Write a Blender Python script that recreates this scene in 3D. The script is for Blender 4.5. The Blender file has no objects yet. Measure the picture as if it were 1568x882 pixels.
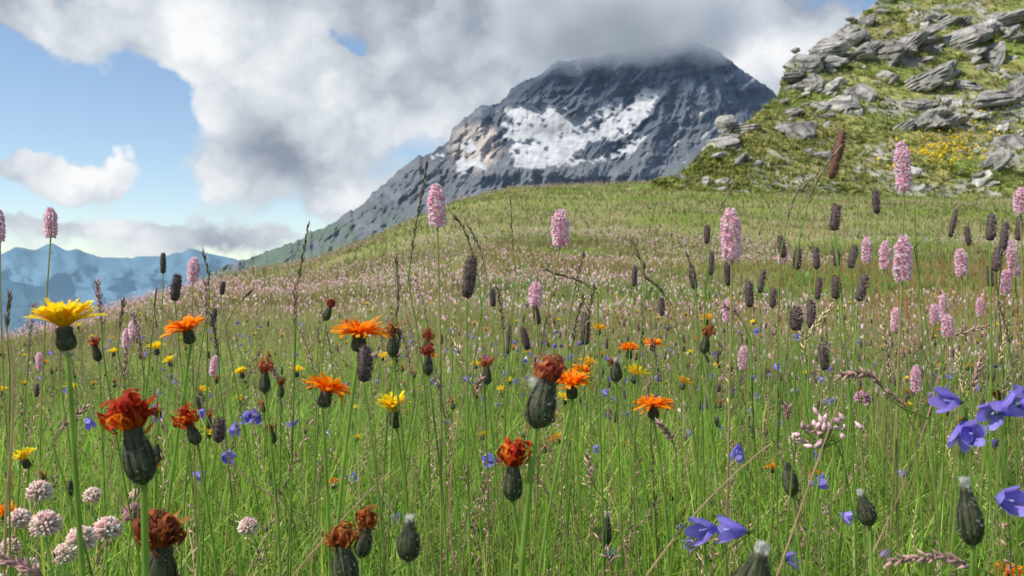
import bpy, math, numpy as np
from mathutils import Vector, Matrix
R_=np.random.default_rng(7)
F=1394.0; CH=0.5
def W(px,py,d): return np.array([(px-784)/F*d, d, CH+(441-py)/F*d])
# ---------------------------------------------------------------- noise
TAB=np.random.default_rng(3).random((256,256))
def vn(x,y,s=0):
    x=np.asarray(x,float)+s*17.3; y=np.asarray(y,float)+s*9.7
    xi=np.floor(x).astype(int); yi=np.floor(y).astype(int); fx=x-xi; fy=y-yi
    fx=fx*fx*(3-2*fx); fy=fy*fy*(3-2*fy)
    a=TAB[xi&255,yi&255]; b=TAB[(xi+1)&255,yi&255]; c=TAB[xi&255,(yi+1)&255]; d=TAB[(xi+1)&255,(yi+1)&255]
    return (a*(1-fx)+b*fx)*(1-fy)+(c*(1-fx)+d*fx)*fy
def fbm(x,y,o=5,s=0,g=.5):
    r=0;a=1;t=0
    for i in range(o):
        r=r+a*vn(x*2**i,y*2**i,s+i*3); t+=a; a*=g
    return r/t
def rid(x,y,o=5,s=0,g=.5):
    r=0;a=1;t=0
    for i in range(o):
        r=r+a*(1-np.abs(2*vn(x*2**i,y*2**i,s+i*3)-1)); t+=a; a*=g
    return r/t
def sst(a,b,x):
    t=np.clip((x-a)/(b-a),0,1); return t*t*(3-2*t)
# ---------------------------------------------------------------- materials
def newmat(name):
    m=bpy.data.materials.new(name); m.use_nodes=True; nt=m.node_tree; nt.nodes.clear()
    return m,nt,nt.nodes,nt.links
def colmat(name,trans=0.0,rough=.6,nscale=60,namt=.35,bump=0,bscale=50,spec=.3,bdist=.01,tcol=1.3,coords='Object',haze_glow=None,nd=3):
    m,nt,N,L=newmat(name)
    o=N.new('ShaderNodeOutputMaterial'); p=N.new('ShaderNodeBsdfPrincipled')
    p.inputs['Roughness'].default_value=rough; p.inputs['Specular IOR Level'].default_value=spec
    a=N.new('ShaderNodeAttribute'); a.attribute_name='Col'
    tc=N.new('ShaderNodeTexCoord'); no=N.new('ShaderNodeTexNoise'); no.inputs['Scale'].default_value=nscale; no.inputs['Detail'].default_value=nd
    L.new(tc.outputs[coords],no.inputs['Vector'])
    mr=N.new('ShaderNodeMapRange'); mr.inputs[1].default_value=.3; mr.inputs[2].default_value=.7
    mr.inputs[3].default_value=1-namt; mr.inputs[4].default_value=1+namt
    L.new(no.outputs['Fac'],mr.inputs[0])
    vm=N.new('ShaderNodeVectorMath'); vm.operation='SCALE'
    L.new(a.outputs['Color'],vm.inputs[0]); L.new(mr.outputs[0],vm.inputs['Scale'])
    L.new(vm.outputs[0],p.inputs['Base Color'])
    if haze_glow:
        p.inputs['Emission Color'].default_value=(*haze_glow,1); p.inputs['Emission Strength'].default_value=1  # constant bluish glow of the surface, standing in for air haze
    if bump:
        n2=N.new('ShaderNodeTexNoise'); n2.inputs['Scale'].default_value=bscale; n2.inputs['Detail'].default_value=6
        L.new(tc.outputs[coords],n2.inputs['Vector'])
        b=N.new('ShaderNodeBump'); b.inputs['Strength'].default_value=bump; b.inputs['Distance'].default_value=bdist
        L.new(n2.outputs['Fac'],b.inputs['Height']); L.new(b.outputs[0],p.inputs['Normal'])
    if trans>0:
        t=N.new('ShaderNodeBsdfTranslucent'); v2=N.new('ShaderNodeVectorMath'); v2.operation='SCALE'; v2.inputs['Scale'].default_value=tcol
        L.new(vm.outputs[0],v2.inputs[0]); L.new(v2.outputs[0],t.inputs['Color'])
        mx=N.new('ShaderNodeMixShader'); mx.inputs[0].default_value=trans
        L.new(p.outputs[0],mx.inputs[1]); L.new(t.outputs[0],mx.inputs[2]); L.new(mx.outputs[0],o.inputs[0])
    else: L.new(p.outputs[0],o.inputs[0])
    return m
M_LEAF=colmat('leaf',.45,.45,40,.2,tcol=1.6,nd=1)
M_PETAL=colmat('petal',.42,.6,300,.12,spec=.15,tcol=1.3,nd=1)
M_SOLID=colmat('plant_solid',0,.7,300,.3,spec=.2,nd=2)
PM=[M_LEAF,M_PETAL,M_SOLID]; LEAF,PETAL,SOLID=0,1,2
M_GROUND=colmat('meadow_soil',0,.95,8,.35,1,3,.05,.08)
M_HILL=colmat('hillside_turf',0,.95,1.6,.4,1,.9,.05,.5)
M_MOUNT=colmat('mountain_rock',0,.95,.03,.22,.7,.02,.02,14,haze_glow=(.026,.038,.058),nd=5)
M_FAR=colmat('far_mountain',0,1,.002,.08,0,.004,.0,60,haze_glow=(.13,.21,.29))
M_ROCK=colmat('gneiss_rock',0,.9,1.3,.4,.9,2.5,.15,.25,nd=5)
# ---------------------------------------------------------------- mesh builders
def mkmesh(name,V,idx,starts,C,MI,mats,smooth=True):
    me=bpy.data.meshes.new(name)
    V=np.asarray(V,np.float32)
    me.vertices.add(len(V)); me.vertices.foreach_set('co',V.ravel())
    me.loops.add(len(idx)); me.loops.foreach_set('vertex_index',np.asarray(idx,np.int32))
    me.polygons.add(len(starts)); me.polygons.foreach_set('loop_start',np.asarray(starts,np.int32))
    if MI is not None: me.polygons.foreach_set('material_index',np.asarray(MI,np.int32))
    me.polygons.foreach_set('use_smooth',np.full(len(starts),smooth))
    me.update(calc_edges=True)
    ca=me.attributes.new('Col','FLOAT_COLOR','POINT')
    c4=np.ones((len(V),4),np.float32); c4[:,:3]=C; ca.data.foreach_set('color',c4.ravel())
    for m in mats: me.materials.append(m)
    ob=bpy.data.objects.new(name,me); bpy.context.scene.collection.objects.link(ob)
    return ob
def gridmesh(name,X,Y,Z,C,mat,smooth=True):
    r,c=X.shape; V=np.stack([X,Y,Z],-1).reshape(-1,3)
    i=np.arange(r*c).reshape(r,c); q=np.stack([i[:-1,:-1],i[:-1,1:],i[1:,1:],i[1:,:-1]],-1).reshape(-1)
    return mkmesh(name,V,q,np.arange(0,len(q),4),C.reshape(-1,3),None,[mat],smooth)
def nrm(v): v=np.asarray(v,float); return v/(np.linalg.norm(v)+1e-12)
def fr(ax):
    ax=nrm(ax); h=np.array([1,0,0]) if abs(ax[0])<.8 else np.array([0,1,0])
    a=nrm(np.cross(ax,h)); return a,np.cross(ax,a),ax
def rot(v,k,a): return v*math.cos(a)+np.cross(k,v)*math.sin(a)+k*np.dot(k,v)*(1-math.cos(a))
class MB:
    def __init__(s): s.V=[];s.F=[];s.M=[];s.C=[];s.n=0
    def add(s,v,f,m,c):
        b=s.n; s.V.extend(v); s.n+=len(v)
        if np.ndim(c)==1: s.C.extend([c]*len(v))
        else: s.C.extend(c)
        for q in f: s.F.append([b+i for i in q]); s.M.append(m)
    def tube(s,P,rad,n,m,c):
        P=[np.asarray(p,float) for p in P]; v=[];cc=[]
        for i,p in enumerate(P):
            t=P[min(i+1,len(P)-1)]-P[max(i-1,0)]; a,b,_=fr(t)
            if i and np.dot(a,pa)<0: a,b=-a,-b
            pa=a
            for k in range(n):
                w=2*math.pi*k/n; v.append(p+rad[i]*(a*math.cos(w)+b*math.sin(w)))
                cc.append(c if np.ndim(c)==1 else c[i])
        f=[(i*n+k,i*n+(k+1)%n,(i+1)*n+(k+1)%n,(i+1)*n+k) for i in range(len(P)-1) for k in range(n)]
        s.add(v,f,m,cc)
    def rev(s,o,ax,prof,n,m,c):
        a,b,ax=fr(ax); v=[];cc=[]
        for i,(r,z) in enumerate(prof):
            for k in range(n):
                w=2*math.pi*k/n; v.append(o+ax*z+r*(a*math.cos(w)+b*math.sin(w))); cc.append(c if np.ndim(c)==1 else c[i])
        f=[(i*n+k,i*n+(k+1)%n,(i+1)*n+(k+1)%n,(i+1)*n+k) for i in range(len(prof)-1) for k in range(n)]
        s.add(v,f,m,cc)
    def strip(s,P,w,side,m,c,teeth=False):
        v=[];cc=[]
        for i,p in enumerate(P):
            sd=side if np.ndim(side)==1 else side[i]
            v+= [p-sd*w[i]/2,p+sd*w[i]/2]; cc+=[c if np.ndim(c)==1 else c[i]]*2
        f=[(2*i,2*i+1,2*i+3,2*i+2) for i in range(len(P)-1)]
        if teeth:
            d=(P[-1]-P[-2]); sd=side if np.ndim(side)==1 else side[-1]; ww=w[-1]; b=len(v); e=P[-1]
            for k in range(3):
                x0=-.5+k/3; v+= [e+sd*ww*x0, e+sd*ww*(x0+1/3), e+sd*ww*(x0+1/6)+d*.35]; cc+=[cc[-1]]*3
                f.append((b+3*k,b+3*k+1,b+3*k+2))
        s.add(v,f,m,cc)
    def tri(s,p,d,w,m,c):
        a,_,_=fr(d); s.add([p-a*w/2,p+a*w/2,p+d],[(0,1,2)],m,c)
    def arrays(s):
        idx=[i for f in s.F for i in f]; ln=[len(f) for f in s.F]
        return np.array(s.V),np.array(idx),np.array(ln),np.array(s.C),np.array(s.M)
    def obj(s,name):
        V,idx,ln,C,M=s.arrays(); st=np.concatenate([[0],np.cumsum(ln)[:-1]])
        o=np.array([V[:,0].mean(),V[:,1].mean(),V[:,2].min()])
        ob=mkmesh(name,V-o,idx,st,np.clip(C,0,1),M,PM); ob.location=o; return ob
def scatter(name,tmpls,pos,scale,mats=PM,tilt=.12,jit=.15,smooth=True,rotm=None):
    n=len(pos); which=R_.integers(0,len(tmpls),n); Vs=[];Is=[];Ls=[];Cs=[];Ms=[];off=0
    for ti,(V,idx,ln,C,M) in enumerate(tmpls):
        sel=np.where(which==ti)[0]; k=len(sel)
        if k==0: continue
        yaw=R_.random(k)*2*np.pi; c,s_=np.cos(yaw),np.sin(yaw); z=np.zeros(k); o=np.ones(k)
        Rz=np.stack([np.stack([c,-s_,z],-1),np.stack([s_,c,z],-1),np.stack([z,z,o],-1)],1)
        tx=R_.normal(0,tilt,k); ty=R_.normal(0,tilt,k)
        T=np.stack([np.stack([o,z,tx],-1),np.stack([z,o,ty],-1),np.stack([z,z,o],-1)],1)
        A=T@Rz
        if rotm is not None: A=rotm[sel]
        sc=np.asarray(scale)[sel]; sc=sc[:,None] if sc.ndim==1 else sc
        VV=np.einsum('kij,knj->kni',A,V[None]*sc[:,None,:])+pos[sel][:,None,:]
        Vs.append(VV.reshape(-1,3)); Is.append((idx[None]+(np.arange(k)*len(V))[:,None]).ravel()+off); off+=k*len(V)
        Ls.append(np.tile(ln,k)); Ms.append(np.tile(M,k))
        j=1+R_.normal(0,jit,(k,1,1)); Cs.append(np.clip(C[None]*j,0,1).reshape(-1,3))
    ln=np.concatenate(Ls); st=np.concatenate([[0],np.cumsum(ln)[:-1]])
    return mkmesh(name,np.concatenate(Vs),np.concatenate(Is),st,np.concatenate(Cs),np.concatenate(Ms),mats,smooth)
# ---------------------------------------------------------------- terrain
GU=(np.array([-400,0,130,240,340,480,600,700,780,900,1040,1200,1568,2000])-784)/F
GC=(441-np.array([590,530,496,456,424,400,351,309,291,283,278,282,296,306]))/F
GD=np.array([12,15,18,22,27,34,42,50,56,62,66,66,64,60.])
def ground(x,y):
    x=np.asarray(x,float); y=np.asarray(y,float)
    yy=np.maximum(y,.05); u=np.clip(x/np.maximum(yy,.6),-.9,.9)
    c=np.interp(u,GU,GC); D=np.interp(u,GU,GD); t=yy/D
    g=np.where(t<1,1-(1-t)**2,1)
    k=np.clip(t-1,0,2.2)
    z=yy*(c+CH/D)*g - yy*(.04*k+.10*k*k)
    a=sst(2,9,yy)
    z=z+a*((fbm(x*.25+5,y*.25,3,1)-.5)*.35*np.minimum(1,yy/20+.3)+(fbm(x*.9,y*.9,2,5)-.5)*.12)
    return z
def gcol(x,y):
    n=fbm(x*.3,y*.3,4,11); n2=fbm(x*1.7,y*1.7,3,14); u=x/np.maximum(y,.5)
    g=np.stack([.14+.08*n2,.19+.08*n2,.05+0*n],-1)
    olive=np.array([.27,.25,.11]); k=sst(.42,.60,n)[...,None]*.8
    g=g*(1-k)+olive*k
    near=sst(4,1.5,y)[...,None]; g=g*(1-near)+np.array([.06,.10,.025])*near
    br=(sst(-.1,-.35,u)*sst(5,12,y))[...,None]*.7; g=g*(1-br)+np.array([.28,.20,.12])*br
    return g
th=np.radians(np.concatenate([np.linspace(-178,-44,30),np.linspace(-43,43,340),np.linspace(44,182,30)]))
rr=np.concatenate([[.02],np.geomspace(.15,190,300)])
TH,RR=np.meshgrid(th,rr); X=RR*np.sin(TH); Y=RR*np.cos(TH)
Z=ground(X,Y); Z=np.where(Y<0,ground(X*0+X,np.full_like(Y,.05)),Z)-.01
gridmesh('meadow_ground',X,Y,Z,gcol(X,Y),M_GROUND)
X,Y=np.meshgrid(np.linspace(-30000,30000,40),np.linspace(-30000,30000,40))
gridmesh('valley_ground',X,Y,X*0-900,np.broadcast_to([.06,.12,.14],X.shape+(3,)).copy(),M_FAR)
# ---------------------------------------------------------------- rocky hillside
HP=np.array([960,1040,1100,1150,1190,1202,1260,1290,1340,1400,1568,2100]); HE=np.array([288,270,216,182,148,112,75,45,5,-55,-200,-520])
def hill(px,v):
    u=(px-784)/F; c=(441-np.interp(px,HP,HE))/F
    Yf=46.; Ys=Yf+np.maximum(c-.09,.02)*170
    vv=np.clip(v,0,1)
    e=.075+(c-.075)*vv; e=e-np.maximum(v-1,0)*.22
    Yd=Yf+(Ys-Yf)*v
    x=u*Yd; z0=e*Yd
    q=(rid(x*.09+Yd*.03,Yd*.08+z0*.05,5,21)-.55)
    n=(fbm(x*.35,z0*.35+Yd*.1,4,25)-.5)
    Yd=Yd-(q*4.0+n*2.0)*sst(0,.12,vv)
    return u*Yd,Yd,CH+e*Yd,e
px=np.linspace(960,2100,620); v=np.concatenate([np.linspace(0,1,330),np.linspace(1.02,1.8,20)])
PX,VV=np.meshgrid(px,v); X,Y,Z,E=hill(PX,VV)
n2=fbm(X*.8,Z*.9+Y*.3,4,33)
C=np.stack([.21+.13*n2,.21+.12*n2,.08+.04*n2],-1)
k=sst(.46,.6,fbm(X*.25+4,Z*.25+Y*.1,4,37))[...,None]*.75; C=C*(1-k)+np.array([.13,.20,.04])*k
k=sst(.48,.6,fbm(X*.2+9,Z*.3,4,44))[...,None]*.6; C=C*(1-k)+np.array([.28,.22,.12])*k
k=sst(.56,.61,fbm(X*.3+Z*.15,Z*.55-X*.12,5,41))[...,None]*.8; C=C*(1-k)+(np.array([.36,.345,.31])*(0.4+1.1*n2[...,None]))*k
gridmesh('rocky_hillside',X,Y,Z,C,M_HILL)
def ico(sub):
    import bmesh
    bm=bmesh.new(); bmesh.ops.create_icosphere(bm,subdivisions=sub,radius=1)
    v=np.array([q.co[:] for q in bm.verts]); f=[[w.index for w in p.verts] for p in bm.faces]; bm.free(); return v,f
def boulder(sub,seed):
    r=np.random.default_rng(seed); v,f=ico(sub)
    K=16; nn=r.normal(size=(K,3)); nn/=np.linalg.norm(nn,axis=1)[:,None]; d=r.uniform(.5,.95,K)
    dt=v@nn.T; rad=np.where(dt>.05,d[None]/np.maximum(dt,.05),9).min(1); rad=np.minimum(rad,1.25)
    v=v*rad[:,None]; v=v+ .1*(fbm(v[:,0]*3+v[:,2]*2,v[:,1]*3+v[:,2],3,seed)-.5)[:,None]*v
    g=np.abs(((v[:,2]*3+.3*v[:,0])%1)-.5); v[:,:2]*= (1-.16*(g<.12))[:,None]
    c=np.array([.42,.40,.365])*r.uniform(.7,1.1)
    C=c[None]*(.5+.9*fbm(v[:,0]*4,v[:,2]*6+v[:,1]*3,3,seed+2))[:,None]*(1-.55*(g<.12))[:,None]
    return v,np.array(f).ravel(),np.full(len(f),3),C,np.zeros(len(f),int)
BT=[boulder(4,s) for s in range(8)]; BS=[boulder(3,s) for s in range(20,28)]
def slabrot(n,tilt=-.42):
    out=[]
    for i in range(n):
        m=Matrix.Rotation(tilt+R_.normal(0,.25),3,'Y')@Matrix.Rotation(R_.normal(.35,.25),3,'X')@Matrix.Rotation(R_.normal(0,.6),3,'Z'); out.append(np.array(m))
    return np.array(out)
def hp(px,py):
    c=(441-np.interp(px,HP,HE))/F; e=(441-py)/F; return hill(px,np.clip((e-.075)/(c-.075),0,1.0))
big=[(1292,168,48,30),(1320,150,34,20),(1520,158,56,32),(1560,150,32,22),(1400,165,36,17),(1415,188,40,18),(1380,198,30,14),(1445,190,28,12),(1405,130,48,18),(1440,118,34,12),(1355,82,50,27),(1320,90,34,20),(1385,75,40,13),(1460,62,52,14),(1500,52,38,12),(1450,35,28,14),(1530,35,46,12),(1235,100,40,22),(1215,118,26,17),(1262,80,32,18),(1292,60,30,16),(1325,35,24,12),(1225,205,34,12),(1195,200,26,10),(1140,198,40,13),(1115,215,26,10),(1130,248,26,10),(1250,240,28,9),(1550,225,34,14),(1520,255,26,9),(1515,88,38,11),(1560,60,30,10),(1480,135,32,12)]
pos=[];sc=[]
for a,b,w,h in big:
    x,y,z,e=hp(a,b); y=float(y); s=y/F
    for j in range(4):
        ox=R_.normal(0,.65)*w*s*(j>0); oz=R_.normal(0,.6)*h*s*(j>0); m=1. if j==0 else R_.uniform(.25,.6)
        pos.append([x+ox,y-.1,z+oz]); sc.append([w*s*m,w*s*.75*m,h*s*.95*m])
scatter('rock_outcrop',BT,np.array(pos),np.array(sc),[M_ROCK],smooth=False,rotm=slabrot(len(pos)),jit=.15)
N=1500; a=R_.uniform(1030,1750,N); vv=R_.random(N)**.8
x,y,z,e=hill(a,vv); keep=(fbm(x*.14,z*.25,3,51)>.54)|((vv<.2)&(R_.random(N)<.2)); x,y,z=x[keep],y[keep],z[keep]; n=len(x)
s=np.minimum(np.exp(R_.normal(-1.6,.7,n)),1.1)*np.where(y<52,.6,1); sc=np.stack([s*1.7,s*1.2,s*.65],-1)
scatter('scattered_rocks',BS,np.stack([x,y+.05,z],-1),sc,[M_ROCK],smooth=False,rotm=slabrot(n),jit=.18)
# ---------------------------------------------------------------- mountain
MP=np.array([200,300,330,400,450,500,545,600,640,662,680,688,692,715,740,765,775,782,800,830,852,858,880,910,925,960,1000,1030,1055,1075,1100,1130,1160,1182,1230,1300,1500])
ME=np.array([470,432,415,388,368,345,318,272,240,232,222,212,195,178,162,157,148,138,126,112,97,95,92,86,82,76,70,66,56,70,80,106,124,140,190,230,330])
px=np.linspace(200,1500,1000); v=np.concatenate([np.linspace(0,1,360),np.linspace(1.02,1.7,14)])
PX,VV=np.meshgrid(px,v); u=(PX-784)/F
me=np.interp(PX,MP,ME)+ (rid(PX*.03,PX*0+3,4,61)-.6)*-11+(fbm(PX*.15,PX*0,3,62)-.5)*7
top=(441-me)/F; bot=(441-np.interp(PX,[200,560,800,1500],[560,470,360,360]))/F
v1=np.clip(VV,0,1); e=bot+(top-bot)*v1; e=e-np.maximum(VV-1,0)*.12
PY=441-e*F
def inpoly(P,x,y):
    r=np.zeros(x.shape,bool); j=len(P)-1
    for i in range(len(P)):
        xi,yi=P[i]; xj,yj=P[j]
        if yi!=yj: r^=((yi>y)!=(yj>y))&(x<(xj-xi)*(y-yi)/(yj-yi)+xi)
        j=i
    return r
SN=[[(763,166),(800,162),(860,163),(872,180),(905,172),(925,155),(955,148),(960,165),(930,182),(912,192),(906,218),(878,238),(892,244),(920,236),(925,244),(884,252),(850,256),(788,256),(778,228),(788,216),(766,202),(762,186),(790,192),(780,180)],
[(1012,133),(1006,160),(982,187),(960,206),(935,216),(904,216),(921,191),(946,178),(971,153),(993,138)],
[(931,233),(955,228),(982,208),(979,224),(950,245),(933,248)],[(698,248),(715,238),(725,246),(738,238),(748,266),(725,257),(717,272),(698,262)],
[(1098,176),(1124,188),(1120,197),(1100,186)],[(1058,158),(1078,164),(1070,172)],[(968,150),(985,138),(992,143),(975,154)],
[(700,215),(722,210),(732,229),(708,231)],[(1008,218),(1028,216),(1026,224),(1010,226)],[(884,92),(892,98),(888,112),(883,110)],[(1018,80),(1024,84),(1016,92)],
[(655,240),(680,236),(676,243),(660,246)],[(1040,190),(1052,196),(1046,202)],[(910,85),(918,92),(912,104)]]
jx=PX+(fbm(PX*.09,PY*.09,5,80)-.5)*20; jy=PY+(fbm(PX*.09,PY*.09,5,84)-.5)*17
s=np.zeros(PX.shape,bool)
for P in SN: s|=inpoly(P,jx,jy)
gx=(PX-1055)*1.0; ang=gx/np.maximum(PY+60,30)
wx=(fbm(PX*.012,PY*.012,3,63)-.5)*60
streak=fbm((PX+PY*1.1)*.05,(PY-PX*.5)*.16,4,86)
inner=np.exp(-(((PX-840)/60)**2+((PY-215)/38)**2))*.10
s&=(streak>.345-inner)
s|=(fbm((PX+PY)*.10,(PY-PX*.3)*.03,4,88)>.70)&(PY>95)&(PY<250)&(PX>900)
s=s.astype(float)
ssm=s.copy()
for _ in range(8): ssm[1:-1,1:-1]=(ssm[1:-1,1:-1]*2+ssm[:-2,1:-1]+ssm[2:,1:-1]+ssm[1:-1,:-2]+ssm[1:-1,2:])/6
s1=s.copy()
for _ in range(1): s1[1:-1,1:-1]=(s1[1:-1,1:-1]*3+s1[:-2,1:-1]+s1[2:,1:-1]+s1[1:-1,:-2]+s1[1:-1,2:])/7
Yd=1900+1300*VV
r1=rid(ang*5+wx*.01,PY*.006,5,65); r2=rid((PX+wx+PY*.6)*.022,(PY)*.012,5,66)
r3=rid((PX+PY*.3)*.06,PY*.05,4,68)
rel=.55*r1+.45*r2
amp=np.clip(v1*3,0,1)*np.clip((1-v1)*12+.15,0,1)*(1-.75*ssm)
Yd=Yd-amp*(rel-.55)*460-amp*(r3-.5)*80
butt=np.exp(-(((PX-725)/45)**2+((PY-225)/45)**2)); bowl=np.exp(-(((PX-850)/75)**2+((PY-200)/32)**2))
Yd=Yd-butt*100+bowl*60
Yd=Yd-110*np.exp(-((PY-(262+.02*(PX-700)))/14.)**2)*sst(640,700,PX)
X=u*Yd; Z=CH+e*Yd
nn=fbm(PX*.06,PY*.06,4,70); n3=fbm(PX*.02,PY*.03,4,72)
C=np.array([.056,.068,.088])[None,None]*(.6+.9*nn[...,None])  # cloud shadow and bluish air haze are painted into the rock colour
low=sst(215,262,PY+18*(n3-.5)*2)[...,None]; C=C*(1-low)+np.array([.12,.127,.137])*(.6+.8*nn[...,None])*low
bt=sst(.25,.8,butt+.5*(nn-.5))[...,None]; C=C*(1-bt)+np.array([.36,.31,.265])*(.5+1.*nn[...,None])*bt  # pale tan scree, with a warm sunlit patch painted into its colour
strata=(sst(.45,.6,vn(PX*.004+.2*nn*2,PY*.22+PX*.035,75))*.35*sst(250,120,PY))[...,None]; C=C*(1+strata)
scree=(sst(.5,.62,rid(ang*9+wx*.02,PY*.012,4,79))*sst(120,180,PY))[...,None]*.45; C=C*(1-scree)+np.array([.14,.147,.155])*scree
gr=(sst(.42,.6,fbm(PX*.03,PY*.04,4,77)+.25*sst(640,380,PX)-.05)*sst(300,370,PY+(640-PX)*.05))[...,None]*.8
C=C*(1-gr)+np.array([.10,.14,.09])*gr
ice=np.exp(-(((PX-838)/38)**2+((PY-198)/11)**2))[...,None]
lines=.88+.24*fbm((PX+PY)*.04,(PY-PX*.2)*.25,3,92)[...,None]
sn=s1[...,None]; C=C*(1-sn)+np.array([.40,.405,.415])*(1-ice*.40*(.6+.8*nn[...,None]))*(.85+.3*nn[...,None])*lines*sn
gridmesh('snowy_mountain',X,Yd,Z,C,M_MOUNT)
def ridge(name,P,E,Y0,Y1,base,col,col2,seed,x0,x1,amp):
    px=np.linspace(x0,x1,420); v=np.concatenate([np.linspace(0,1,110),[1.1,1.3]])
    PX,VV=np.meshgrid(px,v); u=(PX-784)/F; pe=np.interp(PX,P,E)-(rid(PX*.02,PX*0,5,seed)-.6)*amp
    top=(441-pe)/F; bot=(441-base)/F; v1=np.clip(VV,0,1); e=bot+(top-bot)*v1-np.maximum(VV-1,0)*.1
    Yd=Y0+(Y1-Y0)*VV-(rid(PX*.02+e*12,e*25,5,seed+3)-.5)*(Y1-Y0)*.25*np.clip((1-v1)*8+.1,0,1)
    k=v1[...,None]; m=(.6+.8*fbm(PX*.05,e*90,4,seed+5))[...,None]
    gridmesh(name,u*Yd,Yd,CH+e*Yd,(np.array(col)*(1-k)+np.array(col2)*k)*m,M_FAR)  # col and col2 carry blue air haze in the base colour
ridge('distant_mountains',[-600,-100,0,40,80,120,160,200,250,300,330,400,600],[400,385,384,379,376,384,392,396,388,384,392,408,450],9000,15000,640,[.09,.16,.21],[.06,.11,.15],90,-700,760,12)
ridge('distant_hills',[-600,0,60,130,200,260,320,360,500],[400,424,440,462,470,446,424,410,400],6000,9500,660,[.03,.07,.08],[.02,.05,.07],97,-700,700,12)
# ---------------------------------------------------------------- summit cloud (volume)
def cloud():
    v,f=ico(3); f=np.array(f); c=W(945,20,2950.); s=2950/F
    V=v*np.array([290*s,300,98*s])+c
    m,nt,N,L=newmat('cloud_vapour'); o=N.new('ShaderNodeOutputMaterial'); p=N.new('ShaderNodeVolumePrincipled')
    p.inputs['Color'].default_value=(.93,.95,.98,1); p.inputs['Anisotropy'].default_value=.0
    p.inputs['Emission Color'].default_value=(.78,.86,1,1)
    tc=N.new('ShaderNodeTexCoord'); 
    mp=N.new('ShaderNodeVectorMath'); mp.operation='SUBTRACT'; mp.inputs[1].default_value=(.5,.5,.5); L.new(tc.outputs['Generated'],mp.inputs[0])
    ln=N.new('ShaderNodeVectorMath'); ln.operation='LENGTH'; L.new(mp.outputs[0],ln.inputs[0])
    no=N.new('ShaderNodeTexNoise'); no.inputs['Scale'].default_value=.0065; no.inputs['Detail'].default_value=3; L.new(tc.outputs['Object'],no.inputs['Vector'])
    a=N.new('ShaderNodeMath'); a.operation='MULTIPLY_ADD'; L.new(no.outputs['Fac'],a.inputs[0]); a.inputs[1].default_value=.55; a.inputs[2].default_value=.10
    b=N.new('ShaderNodeMath'); b.operation='SUBTRACT'; L.new(a.outputs[0],b.inputs[0]); L.new(ln.outputs['Value'],b.inputs[1])
    mr=N.new('ShaderNodeMapRange'); mr.interpolation_type='SMOOTHSTEP'; L.new(b.outputs[0],mr.inputs[0]); mr.inputs[1].default_value=-.09; mr.inputs[2].default_value=.16; mr.inputs[4].default_value=.014
    L.new(mr.outputs[0],p.inputs['Density'])
    e=N.new('ShaderNodeMath'); e.operation='MULTIPLY'; L.new(mr.outputs[0],e.inputs[0]); e.inputs[1].default_value=.19; L.new(e.outputs[0],p.inputs['Emission Strength'])  # vapour glows slightly, standing in for light scattered inside the cloud
    L.new(p.outputs[0],o.inputs['Volume'])
    try: m.cycles.volume_step_rate=2.5
    except Exception as ex: print('step',ex)
    mkmesh('summit_cloud',V,f.ravel(),np.arange(0,f.size,3),np.ones((len(V),3)),None,[m])
cloud()
# ---------------------------------------------------------------- grass
GA=np.array([.13,.28,.035]); GB=np.array([.34,.45,.065]); GY=np.array([.56,.45,.22])
def blades(name,x,y,h,w,K=5,lean=.5,dry=.08,cmul=1.):
    n=len(x); z=ground(x,y); a=R_.random(n)*2*np.pi; l=np.abs(R_.normal(0,lean,n)); f=R_.random(n)*np.pi
    t=np.linspace(0,1,K+1); 
    cx=x[:,None]+(np.cos(a)*l*h)[:,None]*t**2; cy=y[:,None]+(np.sin(a)*l*h)[:,None]*t**2
    cz=z[:,None]+h[:,None]*(t-.28*np.minimum(l,1.2)[:,None]*t**2.5)
    ww=w[:,None]*np.clip((1-t)**.6*(0.6+.9*t*(1-t)*2),.0,1)*.5
    sx=np.cos(f)[:,None]*ww; sy=np.sin(f)[:,None]*ww
    L=np.stack([cx-sx,cy-sy,cz],-1); Rr=np.stack([cx+sx,cy+sy,cz],-1)
    V=np.stack([L[:,:K],Rr[:,:K]],2).reshape(n,2*K,3); V=np.concatenate([V,L[:,K:K+1]],1); m=2*K+1
    q=[];ln=[]
    for i in range(K-1): q+=[2*i,2*i+1,2*i+3,2*i+2]; ln.append(4)
    q+=[2*K-2,2*K-1,2*K]; ln.append(3)
    idx=(np.array(q)[None]+(np.arange(n)*m)[:,None]).ravel(); lnn=np.tile(ln,n); st=np.concatenate([[0],np.cumsum(lnn)[:-1]])
    k=np.clip(R_.normal(.5,.38,n),0,1)[:,None]; c=GA*(1-k)+GB*k
    pn=(fbm(x*.4,y*.4,3,101)+.8*(fbm(x*2.5,y*2.5,2,108)-.5))[:,None]; c=c*(.6+.8*pn)
    ol=(np.clip(sst(1.6,7,y)*(.42+.6*sst(.44,.62,fbm(x*.5,y*.3,3,109))),0,.85))[:,None]
    far=sst(16,34,y)[:,None]; oc=np.array([.35,.30,.14])*(1-far)+np.array([.28,.31,.10])*far
    c=c*(1-ol)+oc*ol*(.7+.6*pn)
    dr=R_.random(n)<dry+ .28*sst(2.5,9,y)*(fbm(x*.35,y*.25,3,104)>.47); 
    c[dr]=(GY*(1-.5*(R_.random((dr.sum(),1))<.45))+np.array([0,-.03,0]))*R_.uniform(.5,1,(dr.sum(),1))
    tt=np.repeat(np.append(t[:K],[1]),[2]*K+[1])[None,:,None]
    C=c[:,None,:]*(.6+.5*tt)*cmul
    return mkmesh(name,V.reshape(-1,3),idx,st,np.clip(C.reshape(-1,3),0,1),None,[M_LEAF])
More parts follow.
